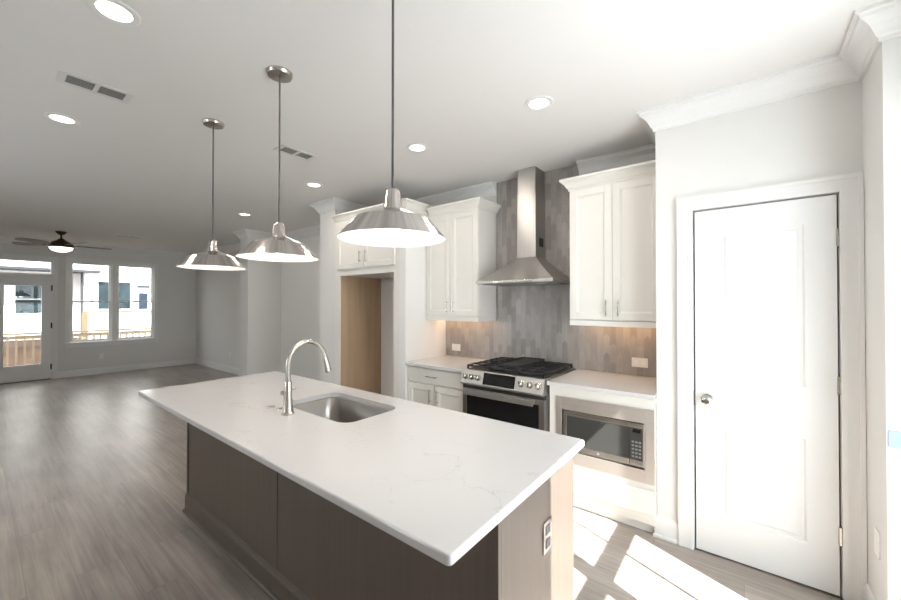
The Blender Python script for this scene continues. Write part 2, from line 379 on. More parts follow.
wp = MB().box(-.44, -.236, 2.73, 2.85, 0, CZ).box(-.236, .391, 2.73, 2.85, 2.066, CZ).box(.391, .477, 2.73, 2.85, 0, CZ)
wp.box(-.44, -.33, 2.85, 3.6, 0, CZ).box(-.33, .7, 3.5, 3.6, 0, CZ)
wp.build('wall_pantry', M['wall'], kind='structure')
MB().box(.477, .7, 2.385, 3.5, 0, CZ).build('wall_right', M['wall'], kind='structure')

crown = [(0, 2.615), (.012, 2.615), (.014, 2.632), (.024, 2.640), (.030, 2.655), (.046, 2.682), (.066, 2.700), (.078, 2.707), (.082, 2.720), (.094, 2.724), (.094, CZ), (0, CZ)]
MB().sweep([(.7,2.385),(.477,2.385),(.477,2.73),(-.44,2.73),(-.44,3.33),(-1.135,3.33)], crown).build('trim_1', M['trim'], kind='structure')
MB().sweep([(-1.99,3.33),(-3.85,3.33),(-3.85,2.68),(-4.17,2.68),(-4.17,3.45),(-6.6,3.45),(-6.6,2.87),(-6.9,2.87),(-6.9,3.45),(-10.78,3.45),(-10.78,-2),(.7,-2),(.7,2.385)], crown).build('trim_2', M['trim'], kind='structure')
base = [(0,0),(.022,0),(.022,.014),(.014,.022),(.014,.105),(.008,.125),(0,.132)]
MB().sweep([(.7,2.385),(.477,2.385),(.477,2.712)], base).build('baseboard_right', M['trim'], kind='structure')
MB().sweep([(-.312,2.73),(-.44,2.73),(-.44,2.79)], base).build('baseboard_pantry', M['trim'], kind='structure')
MB().sweep([(-3.85,2.68),(-4.17,2.68),(-4.17,3.45),(-6.6,3.45),(-6.6,2.87),(-6.9,2.87),(-6.9,3.45),(-10.78,3.45),(-10.78,1.045)], base).build('baseboard_far', M['trim'], kind='structure')
MB().sweep([(-10.78,.14),(-10.78,-2),(.7,-2),(.7,2.385)], base).build('baseboard_left', M['trim'], kind='structure')

# pantry door casing
cs = MB()
x0, x1, zt = -.232, .387, 2.062
for a, b in ((x0-.088, x0-.006), (x1+.006, x1+.088)):
    cs.box(a, b, 2.712, 2.73, 0, zt+.006); 
cs.box(x0-.088, x1+.088, 2.712, 2.73, zt+.006, zt+.088)
cs.box(x0-.088, x0-.070, 2.704, 2.712, 0, zt+.088).box(x1+.070, x1+.088, 2.704, 2.712, 0, zt+.088).box(x0-.070, x1+.070, 2.704, 2.712, zt+.070, zt+.088)
cs.box(x0-.03, x0-.006, 2.708, 2.712, 0, zt+.03).box(x1+.006, x1+.03, 2.708, 2.712, 0, zt+.03).box(x0-.006, x1+.006, 2.708, 2.712, zt+.006, zt+.03)
cs.build('trim_3', M['trim'], kind='structure')

# pantry door: slab with two moulded panels
d2 = thing('door_1', 'white two-panel pantry door with a satin knob', None, (.08, 2.76, 0), kind='structure')
slab = MB(); dx0, dx1, dz0, dz1 = x0+.004, x1-.004, .012, zt-.004
YF = 2.722
P = [(-.108, .262, 1.05, 1.922), (-.108, .262, .232, .778)]
slab.box(dx0, dx1, YF+.012, YF+.04, dz0, dz1)
slab.box(dx0, P[0][0], YF, YF+.014, dz0, dz1).box(P[0][1], dx1, YF, YF+.014, dz0, dz1)
slab.box(P[0][0], P[0][1], YF, YF+.014, P[0][3], dz1).box(P[0][0], P[0][1], YF, YF+.014, P[1][3], P[0][2]).box(P[0][0], P[0][1], YF, YF+.014, dz0, P[1][2])
slab.build('door_slab', M['door'], d2)
for a, b, c, d in P:
    pn = MB(); 
    fr = [(a,c),(b,c),(b,d),(a,d)]
    def ring(i, y): return [(a+i, y, c+i), (b-i, y, c+i), (b-i, y, d-i), (a+i, y, d-i)]
    rs = [ring(0, YF), ring(.008, YF+.009), ring(.022, YF+.010), ring(.034, YF+.004), ring(.045, YF+.003)]
    pts = [p for r in rs for p in r]; fs = []
    for k in range(4):
        for j in range(4): fs.append((4*k+j, 4*k+(j+1)%4, 4*k+4+(j+1)%4, 4*k+4+j))
    fs.append((16,17,18,19)); pn.hull(pts, fs); pn.build('raised_panel', M['door'], d2)
kb = MB().lathe([(0,0),(.033,0),(.033,.006),(.014,.010),(.011,.030),(.024,.038),(.029,.050),(.026,.062),(.014,.068),(0,.069)], (-.168, YF, .923), 28, Matrix.Rotation(R(90),4,'X'))
kb.build('door_knob', M['nickel'], d2, 'satin nickel knob')
MB().box(x0-.004, x0+.004, YF-.003, YF+.012, .88, .965).build('latch_plate', M['nickel'], d2)
for z in (1.835, 1.082, .318):
    MB().cyl((x1+.001, YF-.005, z-.045), (x1+.001, YF-.006, z+.045), .0095, 12).box(x1-.004, x1+.008, YF-.003, YF+.01, z-.045, z+.045).build('hinge', M['nickel'], d2)

# far wall: patio door with transom, double window
XF = -10.78
def frame_x(b, xa, xb, y0, y1, z0, z1, w, bev=0.003):
    b.box(xa, xb, y0, y0+w, z0, z1, bev).box(xa, xb, y1-w, y1, z0, z1, bev)
    b.box(xa, xb, y0+w, y1-w, z0, z0+w, bev).box(xa, xb, y0+w, y1-w, z1-w, z1, bev)
pd = thing('door_2', 'glazed patio door at the far end of the living room', None, (XF, .6, 0), kind='structure')
b = MB(); b.box(XF-.05, XF-.01, .225, .358, .02, 2.0).box(XF-.05, XF-.01, .832, .965, .02, 2.0).box(XF-.05, XF-.01, .358, .832, .02, .316).box(XF-.05, XF-.01, .358, .832, 1.84, 2.0)
b.build('door_slab', M['door'], pd)
MB().box(XF-.036, XF-.030, .358, .832, .316, 1.84).build('glass_pane', M['glass_far'], pd)
MB().box(XF-.06, XF-.005, .20, .97, 0, .02).build('threshold', M['grey_metal'], pd)
for z in (1.8, 1.06, .25): MB().cyl((XF-.006, .968, z-.055), (XF-.006, .968, z+.055), .012, 10).build('hinge', M['bronze'], pd, 'dark bronze hinge')
tr = thing('window_1', None, None, (XF, .6, 2.0), kind='structure')
b = MB(); frame_x(b, XF-.09, XF-.02, .20, .985, 2.05, 2.34, .028); b.build('window_frame', M['trim'], tr)
MB().box(XF-.06, XF-.054, .228, .957, 2.078, 2.312).build('glass_pane', M['glass_far'], tr)
ct = MB(); ct.box(XF, XF+.018, .985, 1.05, 0, 2.42, .003).box(XF, XF+.018, .12, .20, 0, 2.42, .003).box(XF, XF+.018, .20, .985, 2.33, 2.42, .003).box(XF-.09, XF+.012, .20, .985, 2.0, 2.052, .003)
ct.box(XF-.09, XF, .966, .985, 0, 2.0).box(XF-.09, XF, .2, .222, 0, 2.0)
ct.build('trim_4', M['trim'], kind='structure')
n = 2
for (a, c) in ((1.225, 1.865), (1.950, 2.605)):
    w = thing('window_%d' % n, None, None, (XF, (a+c)/2, .7), kind='structure'); n += 1
    fr = MB(); frame_x(fr, XF-.12, XF-.02, a, c, .70, 2.355, .025); fr.build('window_frame', M['trim'], w)
    up = MB(); frame_x(up, XF-.10, XF-.075, a+.022, c-.022, 1.52, 2.335, .022); up.build('sash', M['trim'], w)
    lo = MB(); frame_x(lo, XF-.07, XF-.045, a+.022, c-.022, .722, 1.55, .022); lo.build('sash', M['trim'], w)
    MB().box(XF-.09, XF-.085, a+.04, c-.04, 1.54, 2.315).build('glass_pane', M['glass_far'], w)
    MB().box(XF-.06, XF-.055, a+.04, c-.04, .74, 1.53).build('glass_pane', M['glass_far'], w)
    MB().box(XF-.045, XF-.03, (a+c)/2-.03, (a+c)/2+.03, 1.55, 1.57, .003).build('sash_lock', M['nickel'], w)
ct = MB(); ct.box(XF, XF+.018, 1.15, 1.225, .62, 2.43, .003).box(XF, XF+.018, 2.605, 2.68, .62, 2.43, .003).box(XF, XF+.018, 1.225, 2.605, 2.355, 2.43, .003)
ct.box(XF-.12, XF+.018, 1.865, 1.950, .70, 2.355, .003).box(XF, XF+.05, 1.13, 2.70, .665, .70, .004).box(XF, XF+.016, 1.15, 2.68, .59, .665, .003)
ct.build('trim_5', M['trim'], kind='structure')

# tall windows on the window wall: daylight and sun come in here
for a, c in WIN:
    w = thing('window_%d' % n, None, None, (.78, (a+c)/2, SILL), kind='structure'); n += 1
    fr = MB(); fr.box(.70, .74, a-.09, a, SILL, HEAD+.18).box(.70, .74, c, c+.02, SILL, HEAD+.18).box(.70, .74, a, c, SILL, SILL+.03).box(.70, .74, a, c, HEAD, HEAD+.18)
    fr.build('window_frame', M['trim'], w)
    MB().box(.69, .73, a, c, 1.52, 1.625).build('sash', M['trim'], w)
    MB().box(.70, .72, (a+c)/2+.017, (a+c)/2+.029, SILL+.03, HEAD).build('glazing_bar', M['trim'], w)
    MB().box(.712, .717, a, c, SILL+.03, HEAD).build('glass_pane', M['glass'], w)

for a, c in FILL_WIN:  # frames and panes of the added out-of-view fill windows
    w = thing('window_%d' % n, None, None, ((a+c)/2, -2.07, .85), kind='structure'); n += 1
    fr = MB(); fr.box(a, a+.03, -2.11, -2.03, .85, 2.2).box(c-.03, c, -2.11, -2.03, .85, 2.2).box(a+.03, c-.03, -2.11, -2.03, .85, .88).box(a+.03, c-.03, -2.11, -2.03, 2.17, 2.2).box(a+.03, c-.03, -2.10, -2.04, 1.505, 1.545)
    fr.build('window_frame', M['trim'], w)
    MB().box(a+.03, c-.03, -2.072, -2.068, .88, 2.17).build('glass_pane', M['glass'], w)

# ------------------------------------------------------------------ backsplash
bs = MB().box(-1.99, -1.135, 3.319, 3.3295, .914, CZ-.001).box(-2.66, -1.99, 3.319, 3.3295, .914, 1.36).box(-1.135, -.442, 3.319, 3.3295, .914, 1.36)
tag(bs.build('tile_backsplash', M['tile']), 'grey elongated hexagon tile backsplash rising to the ceiling behind the hood', 'backsplash')

# ------------------------------------------------------------------ cabinet helpers (fronts facing -Y)
def shaker(a, b, z0, z1, y, parent, name='door', m='cabinet', w=.055):
    s = MB()
    s.box(a, b, y+.010, y+.020, z0, z1)
    s.box(a, a+w, y, y+.011, z0, z1, .0015).box(b-w, b, y, y+.011, z0, z1, .0015).box(a+w, b-w, y, y+.011, z0, z0+w, .0015).box(a+w, b-w, y, y+.011, z1-w, z1, .0015)
    A, B, C, D = a+w, b-w, z0+w, z1-w; i = .012
    pts = [(A,y+.003,C),(B,y+.003,C),(B,y+.003,D),(A,y+.003,D),(A+i,y+.0099,C+i),(B-i,y+.0099,C+i),(B-i,y+.0099,D-i),(A+i,y+.0099,D-i)]
    s.hull(pts, [(j,(j+1)%4,4+(j+1)%4,4+j) for j in range(4)])
    return s.build(name, M[m], parent)
def bar_handle(parent, p, q, y, r=.0055):
    h = MB(); p, q = Vector(p), Vector(q); d = (q-p).normalized()
    h.cyl(p, q, r, 12)
    for t in (p+d*.018, q-d*.018): h.cyl(t, (t.x, y, t.z), r*.85, 10)
    return h.build('handle', M['nickel'], parent, 'satin nickel bar handle')
def cab_crown(zb, path):
    pr = [(0, zb), (.006, zb), (.008, zb+.015), (.018, zb+.024), (.034, zb+.052), (.052, zb+.068), (.060, zb+.072), (.060, zb+.09), (0, zb+.09)]
    return MB().sweep(path, pr)

# fridge surround (empty alcove with cabinet above)
fs_ = thing('fridge_surround_cabinet', 'tall cream cabinet framing the empty refrigerator alcove, two small doors on top', 'cabinet', (-3.25, 3.0, 0))
b = MB(); b.box(-3.85, -3.765, 2.68, 2.70, 0, 2.46).box(-2.838, -2.75, 2.68, 2.70, 0, 2.46).box(-3.765, -2.838, 2.68, 2.70, 1.824, 1.905).box(-3.765, -2.838, 2.68, 2.70, 2.405, 2.46)
b.build('face_frame', M['cabinet'], fs_)
MB().box(-3.849, -3.765, 2.70, 3.328, 0, 2.46).build('side_panel', M['raw_wood'], fs_, 'unpainted light maple inner side panel')
MB().box(-2.838, -2.75, 2.70, 3.328, 0, 2.46).build('side_panel', M['cabinet'], fs_)
MB().box(-2.75, -2.662, 2.675, 3.328, 0, 2.46).build('end_panel', M['trim'], fs_, 'brighter white end panel')
MB().box(-3.765, -2.838, 2.70, 3.328, 1.824, 1.85).box(-3.765, -2.838, 3.30, 3.328, 1.85, 2.44).box(-3.765, -2.838, 2.70, 3.328, 2.44, 2.46).build('cabinet_box', M['cabinet'], fs_)
for a, c, hx in ((-3.79, -3.306, -3.35), (-3.300, -2.815, -3.255)):
    d = shaker(a, c, 1.90, 2.43, 2.66, fs_)
    bar_handle(d, (hx, 2.635, 1.955), (hx, 2.635, 2.085), 2.66)
cab_crown(2.45, [(-2.66, 3.0), (-2.66, 2.68), (-3.85, 2.68)]).build('crown_moulding', M['cabinet'], fs_)

# upper cabinets
def upper(name, label, x0, x1, ends, crownpath, splitx, hxs):
    t = thing(name, label, 'cabinet', ((x0+x1)/2, 3.15, 1.32))
    MB().box(x0, x1, 3.0, 3.318, 1.365, 2.44).build('cabinet_box', M['cabinet'], t)
    MB().box(x0, x1, 2.985, 3.0, 1.322, 1.365, .002).box(x1-.015 if ends == 'r' else x0, x1 if ends == 'r' else x0+.015, 3.0, 3.318, 1.322, 1.365).build('light_rail', M['cabinet'], t)
    for (a, c), hx in zip(((x0+.004, splitx-.0015), (splitx+.0015, x1-.004)), hxs):
        d = shaker(a, c, 1.372, 2.41, 2.98, t)
        bar_handle(d, (hx, 2.955, 1.40), (hx, 2.955, 1.525), 2.98)
    cab_crown(2.41, crownpath).build('crown_moulding', M['cabinet'], t)
    sx0, sx1 = x0+.04, x1-.04
    MB().box(sx0, sx1, 3.22, 3.235, 1.357, 1.365).build('light_strip', M['strip'], t, 'warm glowing strip under the cabinet')
    lamp('strip_lamp', 'AREA', ((x0+x1)/2, 3.228, 1.352), 0.9, (1.0, .60, .30), sx1-sx0, t, size_y=.02)
    return t
upper('upper_cabinet', 'cream two-door upper cabinet left of the steel hood', -2.66, -1.995, 'r', [(-1.995,3.318),(-1.995,2.98),(-2.60,2.98)], -2.333, (-2.374, -2.292))
upper('upper_cabinet', 'cream two-door upper cabinet between the steel hood and the pantry wall', -1.105, -.445, 'l', [(-.445,2.98),(-1.105,2.98),(-1.105,3.318)], -.775, (-.818, -.732))

# left base cabinet
bc = thing('base_cabinet', 'cream base cabinet with one drawer over two doors, left of the range', 'cabinet', (-2.3, 3.0, 0))
MB().box(-2.660, -1.948, 2.72, 3.328, .10, .883).build('cabinet_box', M['cabinet'], bc)
MB().box(-2.660, -1.948, 2.79, 3.328, 0, .10).build('toe_kick', M['cabinet'], bc)
dr = MB().box(-2.655, -1.955, 2.70, 2.72, .730, .868, .002).build('drawer', M['cabinet'], bc)
bar_handle(dr, (-2.395, 2.675, .800), (-2.255, 2.675, .800), 2.70)
for a, c, hx in ((-2.655, -2.3075, -2.35), (-2.3025, -1.955, -2.26)):
    d = shaker(a, c, .115, .715, 2.70, bc)
    bar_handle(d, (hx, 2.675, .55), (hx, 2.675, .68), 2.70)
def counter(x0, x1, y0, y1, label, hole=None):
    b = MB(); b.box(x0, x1, y0, y1, .884, .914, .004, 3)
    return tag(b.build('countertop', M['quartz']), label, 'countertop')
counter(-2.661, -1.945, 2.665, 3.317, 'white quartz countertop on the base cabinet left of the range')
counter(-1.165, -.441, 2.665, 3.317, 'white quartz countertop above the built-in microwave')

# microwave cabinet
mc = thing('microwave_cabinet', 'white base cabinet housing the microwave above a plain drawer', 'cabinet', (-.8, 3.0, 0))
b = MB(); b.box(-1.155, -1.085, 2.70, 2.72, .10, .883).box(-.51, -.442, 2.70, 2.72, .10, .883).box(-1.085, -.51, 2.70, 2.72, .80, .883).box(-1.085, -.51, 2.70, 2.72, .10, .345)
b.build('face_frame', M['cabinet'], mc)
MB().box(-1.155, -1.137, 2.72, 3.328, .10, .883).box(-.46, -.442, 2.72, 3.328, .10, .883).box(-1.137, -.46, 3.31, 3.328, .1, .883).box(-1.137, -.46, 2.72, 3.31, .32, .34).box(-1.137, -.46, 2.72, 3.31, .10, .12).build('cabinet_box', M['cabinet'], mc)
MB().box(-1.15, -.447, 2.68, 2.70, .142, .292, .002).build('drawer', M['cabinet'], mc)
MB().box(-1.155, -.442, 2.745, 2.77, 0, .10).box(-1.155, -.442, 2.715, 2.745, .06, .10, .004).build('toe_kick', M['cabinet'], mc)
# microwave
mw = thing('microwave', 'stainless built-in microwave with dark window in a wide steel trim frame', 'microwave', (-.78, 2.9, .34))
b = MB(); X0, X1, Z0, Z1 = -1.100, -.446, .333, .812; I = (-1.057, -.500, .418, .718)
b.box(X0, I[0], 2.688, 2.699, Z0, Z1, .0015).box(I[1], X1, 2.688, 2.699, Z0, Z1, .0015).box(I[0], I[1], 2.688, 2.699, Z0, I[2], .0015).box(I[0], I[1], 2.688, 2.699, I[3], Z1, .0015)
b.build('trim_frame', M['floor_lit_steel'], mw)
MB().box(I[0]+.001, I[1]-.001, 2.7225, 3.1, I[2]+.002, I[3]-.002).build('microwave_body', M['black'], mw)
b = MB(); a0, a1, c0, c1 = I[0]+.010, -.600, I[2]+.009, I[3]-.009
b.box(a0, a1, 2.694, 2.722, c0, c0+.040, .002).box(a0, a1, 2.694, 2.722, c1-.030, c1, .002).box(a0, a0+.024, 2.694, 2.722, c0+.040, c1-.030, .002)
dm = b.build('door', M['steel_h'], mw)
MB().box(a0+.024, a1, 2.697, 2.72, c0+.040, c1-.030).build('door_window', M['mw_glass'], dm)
MB().lathe([(0,0),(.008,0),(.008,.002),(0,.002)], (-.80, 2.694, c0+.02), 16, Matrix.Rotation(R(90),4,'X')).build('round_badge', M['grey_metal'], dm)
b = MB(); b.box(-.597, I[1]-.010, 2.694, 2.722, c0, c0+.040, .002).box(-.597, I[1]-.010, 2.694, 2.722, c1-.030, c1, .002).box(I[1]-.018, I[1]-.010, 2.694, 2.722, c0+.04, c1-.03, .002)
cp = b.build('control_panel', M['steel_h'], mw)
MB().box(-.597, I[1]-.018, 2.697, 2.72, c0+.040, c1-.030).build('keypad', M['mw_glass'], cp)
MB().box(-.578, -.530, 2.695, 2.698, c1-.062, c1-.040).build('display', M['black_glass'], cp)
for i in range(3):
    for j in range(5):
        MB().box(-.583+i*.021, -.568+i*.021, 2.6955, 2.698, c0+.056+j*.024, c0+.068+j*.024).build('button', M['button'], cp)
MB().box(-.585, -.518, 2.691, 2.695, c0+.012, c0+.028, .001).build('open_button', M['steel'], cp)

# ------------------------------------------------------------------ range
rg = thing('gas_range', 'stainless slide-in gas range with black oven glass and cast iron grates', 'range', (-1.555, 3.0, 0))
RX0, RX1 = -1.935, -1.178
MB().box(RX0, RX1, 2.69, 3.317, .05, .905).build('range_body', M['grey_metal'], rg)
MB().box(RX0+.03, RX1-.03, 2.74, 3.30, 0, .05).build('plinth', M['black'], rg)
MB().prism([(2.69,.800),(2.628,.800),(2.622,.815),(2.655,.925),(2.69,.925)], 'x', RX0-.004, RX1+.004, .002).build('control_panel', M['steel_h'], rg)
n_ = Vector((0, -.110, .033)).normalized()      # outward normal of the sloping panel
def on_panel(x, t, off=0):                      # t 0..1 from bottom to top
    return Vector((x, 2.622+.033*t, .815+.110*t)) + n_*off
b = MB(); q = [on_panel(-1.712,.08,.001), on_panel(-1.418,.08,.001), on_panel(-1.418,.92,.001), on_panel(-1.712,.92,.001)]
q2 = [p+n_*.003 for p in q]
b.hull(q+q2, [(0,1,2,3),(7,6,5,4),(0,1,5,4),(1,2,6,5),(2,3,7,6),(3,0,4,7)]).build('display', M['black_glass'], rg)
rotk = n_.to_track_quat('Z','Y').to_matrix().to_4x4()
for x in (-1.895, -1.83, -1.765, -1.365, -1.29, -1.222):
    k = MB().lathe([(0,0),(.026,0),(.026,.005),(.021,.008),(.019,.030),(.015,.034),(0,.034)], on_panel(x,.5), 22, rotk)
    p = on_panel(x,.5,.034); k.box(p.x-.004, p.x+.004, p.y-.006, p.y+.004, p.z-.019, p.z+.019, .002)
    k.build('knob', M['nickel'], rg)
MB().box(RX0, RX1, 2.655, 2.69, .765, .80).build('vent_gap', M['black'], rg)
b = MB(); b.box(RX0, RX0+.04, 2.652, 2.69, .215, .765, .002).box(RX1-.045, RX1, 2.652, 2.69, .215, .765, .002).box(RX0+.04, RX1-.045, 2.652, 2.69, .215, .27, .002).box(RX0+.04, RX1-.045, 2.652, 2.69, .725, .765, .002)
od = b.build('oven_door', M['steel_h'], rg)
MB().box(RX0+.04, RX1-.045, 2.656, 2.69, .27, .725).build('door_glass', M['black_glass'], od)
b = MB(); b.box(-1.89, -1.245, 2.592, 2.606, .722, .768, .003)
for x in (-1.87, -1.265): b.box(x-.014, x+.014, 2.60, 2.656, .728, .760, .003)
b.build('handle', M['steel'], od)
MB().box(RX0, RX1, 2.655, 2.69, .06, .205, .003).build('warming_drawer', M['steel_h'], rg)
MB().box(RX0-.004, RX1+.004, 2.66, 3.315, .905, .922, .004).build('cooktop', M['steel_h'], rg)
MB().box(RX0+.02, RX1-.02, 2.70, 3.28, .922, .926).build('burner_tray', M['iron'], rg)
for x, y, r in ((-1.80,2.84,.05),(-1.80,3.14,.04),(-1.555,2.99,.045),(-1.31,2.84,.045),(-1.31,3.14,.055)):
    MB().lathe([(0,0),(r,0),(r,.012),(r*.75,.016),(r*.72,.022),(0,.024)], (x,y,.926), 24).build('burner', M['iron'], rg)
def grate(xa, xb):
    g = MB(); w = .006
    for x in (xa, xb-2*w): g.box(x, x+2*w, 2.69, 3.29, .948, .962, .002)
    for y in (2.69, 3.278): g.box(xa, xb, y, y+2*w, .948, .962, .002)
    n = 5
    for i in range(1, n+1):
        y = 2.69+.6*i/(n+1); g.box(xa, xb, y-w*.8, y+w*.8, .950, .966, .002)
    xm = (xa+xb)/2; g.box(xm-w, xm+w, 2.69, 3.29, .950, .966, .002)
    for x in (xa, xb-2*w):
        for y in (2.69, 2.985, 3.278): g.box(x, x+2*w, y, y+2*w, .924, .95)
    g.build('grate', M['iron'], rg)
grate(-1.915, -1.675); grate(-1.670, -1.435); grate(-1.430, -1.195)
b = MB(); b.box(-1.665, -1.440, 2.79, 3.26, .967, .978, .004); b.box(-1.665, -1.655, 2.79, 3.26, .978, .988).box(-1.450, -1.440, 2.79, 3.26, .978, .988).box(-1.655, -1.450, 3.25, 3.26, .978, .988)
b.build('griddle', M['iron'], rg)

# ------------------------------------------------------------------ hood
hd = thing('range_hood', 'stainless chimney range hood with flared canopy above the range', 'range hood', (-1.555, 3.2, 1.68))
hx0, hx1, hy0, hy1 = -1.930, -1.185, 2.84, 3.317
CX0, CX1, CY0 = -1.648, -1.458, 3.11
b = MB(); b.box(hx0, hx1, hy0, hy1, 1.676, 1.702, .002)
b.build('canopy_rim', M['steel_h'], hd)
levels = []; N = 14
for i in range(N+1):
    t = i/N; z = 1.702+.218*t; s = (1-t)**1.16
    e = lambda lo, hi: hi+(lo-hi)*s
    levels.append([(e(hx0,CX0), e(hy0,CY0), z), (e(hx1,CX1), e(hy0,CY0), z), (e(hx1,CX1), hy1, z), (e(hx0,CX0), hy1, z)])
pts = [p for l in levels for p in l]; fs = [(4*k+j, 4*k+(j+1)%4, 4*k+4+(j+1)%4, 4*k+4+j) for k in range(N) for j in range(4)]
MB().hull(pts, fs+[(0,1,2,3),(4*N,4*N+1,4*N+2,4*N+3)]).build('canopy', M['steel'], hd)
MB().box(CX0, CX1, CY0, hy1, 1.915, 2.50, .002).build('chimney_cover', M['steel'], hd)
MB().box(CX0+.006, CX1-.006, CY0+.006, hy1, 2.50, CZ-.001, .002).build('chimney_cover', M['steel'], hd)
MB().box(CX1-.0005, CX1+.002, 3.18, 3.27, 2.02, 2.10).build('vent_slot', M['black'], hd)
MB().box(-1.74, -1.37, hy0-.003, hy0+.001, 1.681, 1.697, .0005).build('control_strip', M['nickel'], hd)
MB().box(-1.88, -1.235, 2.89, 3.27, 1.669, 1.676).build('filter', M['grey_metal'], hd)

# ------------------------------------------------------------------ island
isl = thing('kitchen_island', 'dark brown stained wooden kitchen island cabinet under the white countertop', 'kitchen island', (-1.9, 1.28, 0))
b = MB(); b.box(-3.16, -.60, .99, 1.01, 0, .883).box(-3.16, -3.14, 1.01, 1.60, 0, .883).box(-.62, -.60, 1.01, 1.60, 0, .883).box(-3.14, -.62, 1.56, 1.60, .1, .883).box(-3.14, -.62, 1.01, 1.56, .08, .10)
b.build('cabinet_box', M['island'], isl)
for a, c in ((-3.165, -1.893), (-1.886, -.578)):
    MB().box(a, c, .972, .99, .09, .883, .0015).build('back_panel', M['island'], isl)
MB().box(-3.185, -3.165, .965, 1.60, 0, .883, .002).build('corner_post', M['island'], isl)
MB().box(-.60, -.578, .99, 1.602, 0, .883, .0015).build('end_panel', M['island'], isl)
for i, (a, c) in enumerate(((-3.13,-2.55),(-2.54,-1.96),(-1.95,-1.30),(-1.29,-.64))):
    b = MB(); b.box(a, c, 1.60, 1.62, .115, .87, .002); b.build('door', M['island'], isl)
bp_ = [(0,0),(.016,0),(.016,.105),(.010,.122),(0,.130)]
MB().sweep([(-.578,.972),(-3.185,.972)][::-1][::-1], bp_).build('base_moulding', M['island'], isl)
MB().sweep([(-.578,.956),(-3.185,.956)], [(0,0),(.014,0),(.013,.010),(.006,.017),(0,.019)]).build('shoe_moulding', M['island'], isl)
MB().box(-.578, -.562, .972, 1.602, 0, .125, .003).build('base_moulding', M['island'], isl)
op = MB().box(-.578, -.573, 1.285, 1.357, .58, .695, .002).build('outlet_plate', M['chrome'], isl, 'shiny metal outlet plate')
for z in (.612, .662): MB().box(-.5735, -.571, 1.303, 1.339, z-.016, z+.016, .001).build('socket', M['slot'], op)

# counter with sink cut-out
SX0, SX1, SY0, SY1 = -2.140, -1.512, 1.112, 1.485
def rrect(x0, x1, y0, y1, r, n=8):
    out = []
    for cx, cy, a0 in ((x1-r, y1-r, 0), (x0+r, y1-r, 90), (x0+r, y0+r, 180), (x1-r, y0+r, 270)):
        for i in range(n+1):
            a = R(a0+90*i/n); out.append((cx+r*math.cos(a), cy+r*math.sin(a)))
    return out
def slab_with_hole(ox0, ox1, oy0, oy1, z0, z1, hole, e=.006):
    bm = bmesh.new(); outer = rrect(ox0, ox1, oy0, oy1, .012, 8)
    def loop(pts, z): return [bm.verts.new((x,y,z)) for x,y in pts]
    nO = len(outer)
    steps = [(e, z0), (e*.3, z0+e*.3), (0, z0+e), (0, z1-e), (e*.3, z1-e*.3), (e, z1)]
    rings = []
    for ins, z in steps:
        rings.append(loop(rrect(ox0+ins, ox1-ins, oy0+ins, oy1-ins, .012, 8), z))
    for A, B in zip(rings, rings[1:]):
        for i in range(nO): bm.faces.new((A[i], A[(i+1)%nO], B[(i+1)%nO], B[i]))
    h1 = loop(hole, z1); h0 = loop(hole, z0); k = len(hole)
    for i in range(k): bm.faces.new((h0[i], h0[(i+1)%k], h1[(i+1)%k], h1[i]))
    # same number of points (36) on both loops: bridge one to one
    for ring, h in ((rings[-1], h1), (rings[0], h0)):
        for i in range(nO): bm.faces.new((ring[i], ring[(i+1)%nO], h[(i+1)%nO], h[i]))
    bmesh.ops.recalc_face_normals(bm, faces=bm.faces)
    return bm
b = MB(); b.bm = slab_with_hole(-3.190, -.537, .685, 1.628, .884, .914, rrect(SX0, SX1, SY0, SY1, .075, 8))
tag(b.build('island_countertop', M['quartz']), 'long white veined quartz countertop on the island, with a sink cut-out', 'countertop')
# sink
sk = thing('undermount_sink', 'rectangular stainless undermount sink set in the island countertop', 'sink', (-1.85, 1.3, .68))
bm = bmesh.new(); rings = []
prof = [(-.018,.881),(-.004,.881),(.002,.877),(.010,.74),(.022,.705),(.05,.695)]
for ins, z in prof:
    rings.append([bm.verts.new((x,y,z)) for x,y in rrect(SX0+ins, SX1-ins, SY0+ins, SY1-ins, max(.075-ins*.6,.03), 8)])
k = len(rings[0])
for A, B in zip(rings, rings[1:]):
    for i in range(k): bm.faces.new((A[i], A[(i+1)%k], B[(i+1)%k], B[i]))
bm.faces.new(rings[-1])
bmesh.ops.recalc_face_normals(bm, faces=bm.faces)
for f in bm.faces: f.smooth = True; f.normal_flip()
bmesh.ops.solidify(bm, geom=list(bm.faces), thickness=.0015)
b = MB(); b.bm = bm; b.build('basin', M['sink_steel'], sk)
MB().lathe([(0,0),(.012,0),(.030,.002),(.044,.004),(.048,.001),(.048,-.004)], (-1.85, 1.32, .696), 28).build('drain', M['nickel'], sk)
# faucet
fc = thing('kitchen_faucet', 'brushed nickel gooseneck pull-down faucet behind the island sink', 'faucet', (-1.9, 1.033, .914))
MB().lathe([(0,0),(.033,0),(.033,.006),(.028,.012),(.027,.02),(.024,.05),(.0205,.11),(.0195,.165),(.0175,.172),(0,.172)], (-1.9,1.033,.914), 28).build('faucet_body', M['nickel'], fc)
pts = [(-1.9,1.033,1.08),(-1.9,1.033,1.14)]; RR = .112; zc = 1.165
for i in range(0, 21):
    a = R(180-168*i/20); pts.append((-1.9, 1.033+RR+RR*math.cos(a), zc+RR*1.1*math.sin(a)))
MB().tube(pts, .0138, 14).build('spout', M['nickel'], fc)
e = Vector(pts[-1]); dn = (Vector(pts[-1])-Vector(pts[-2])).normalized()
MB().tube([e, e+dn*.01, e+dn*.02, e+dn*.085, e+dn*.092], [.0135,.0155,.0165,.0195,.017], 16).build('spray_head', M['nickel'], fc)
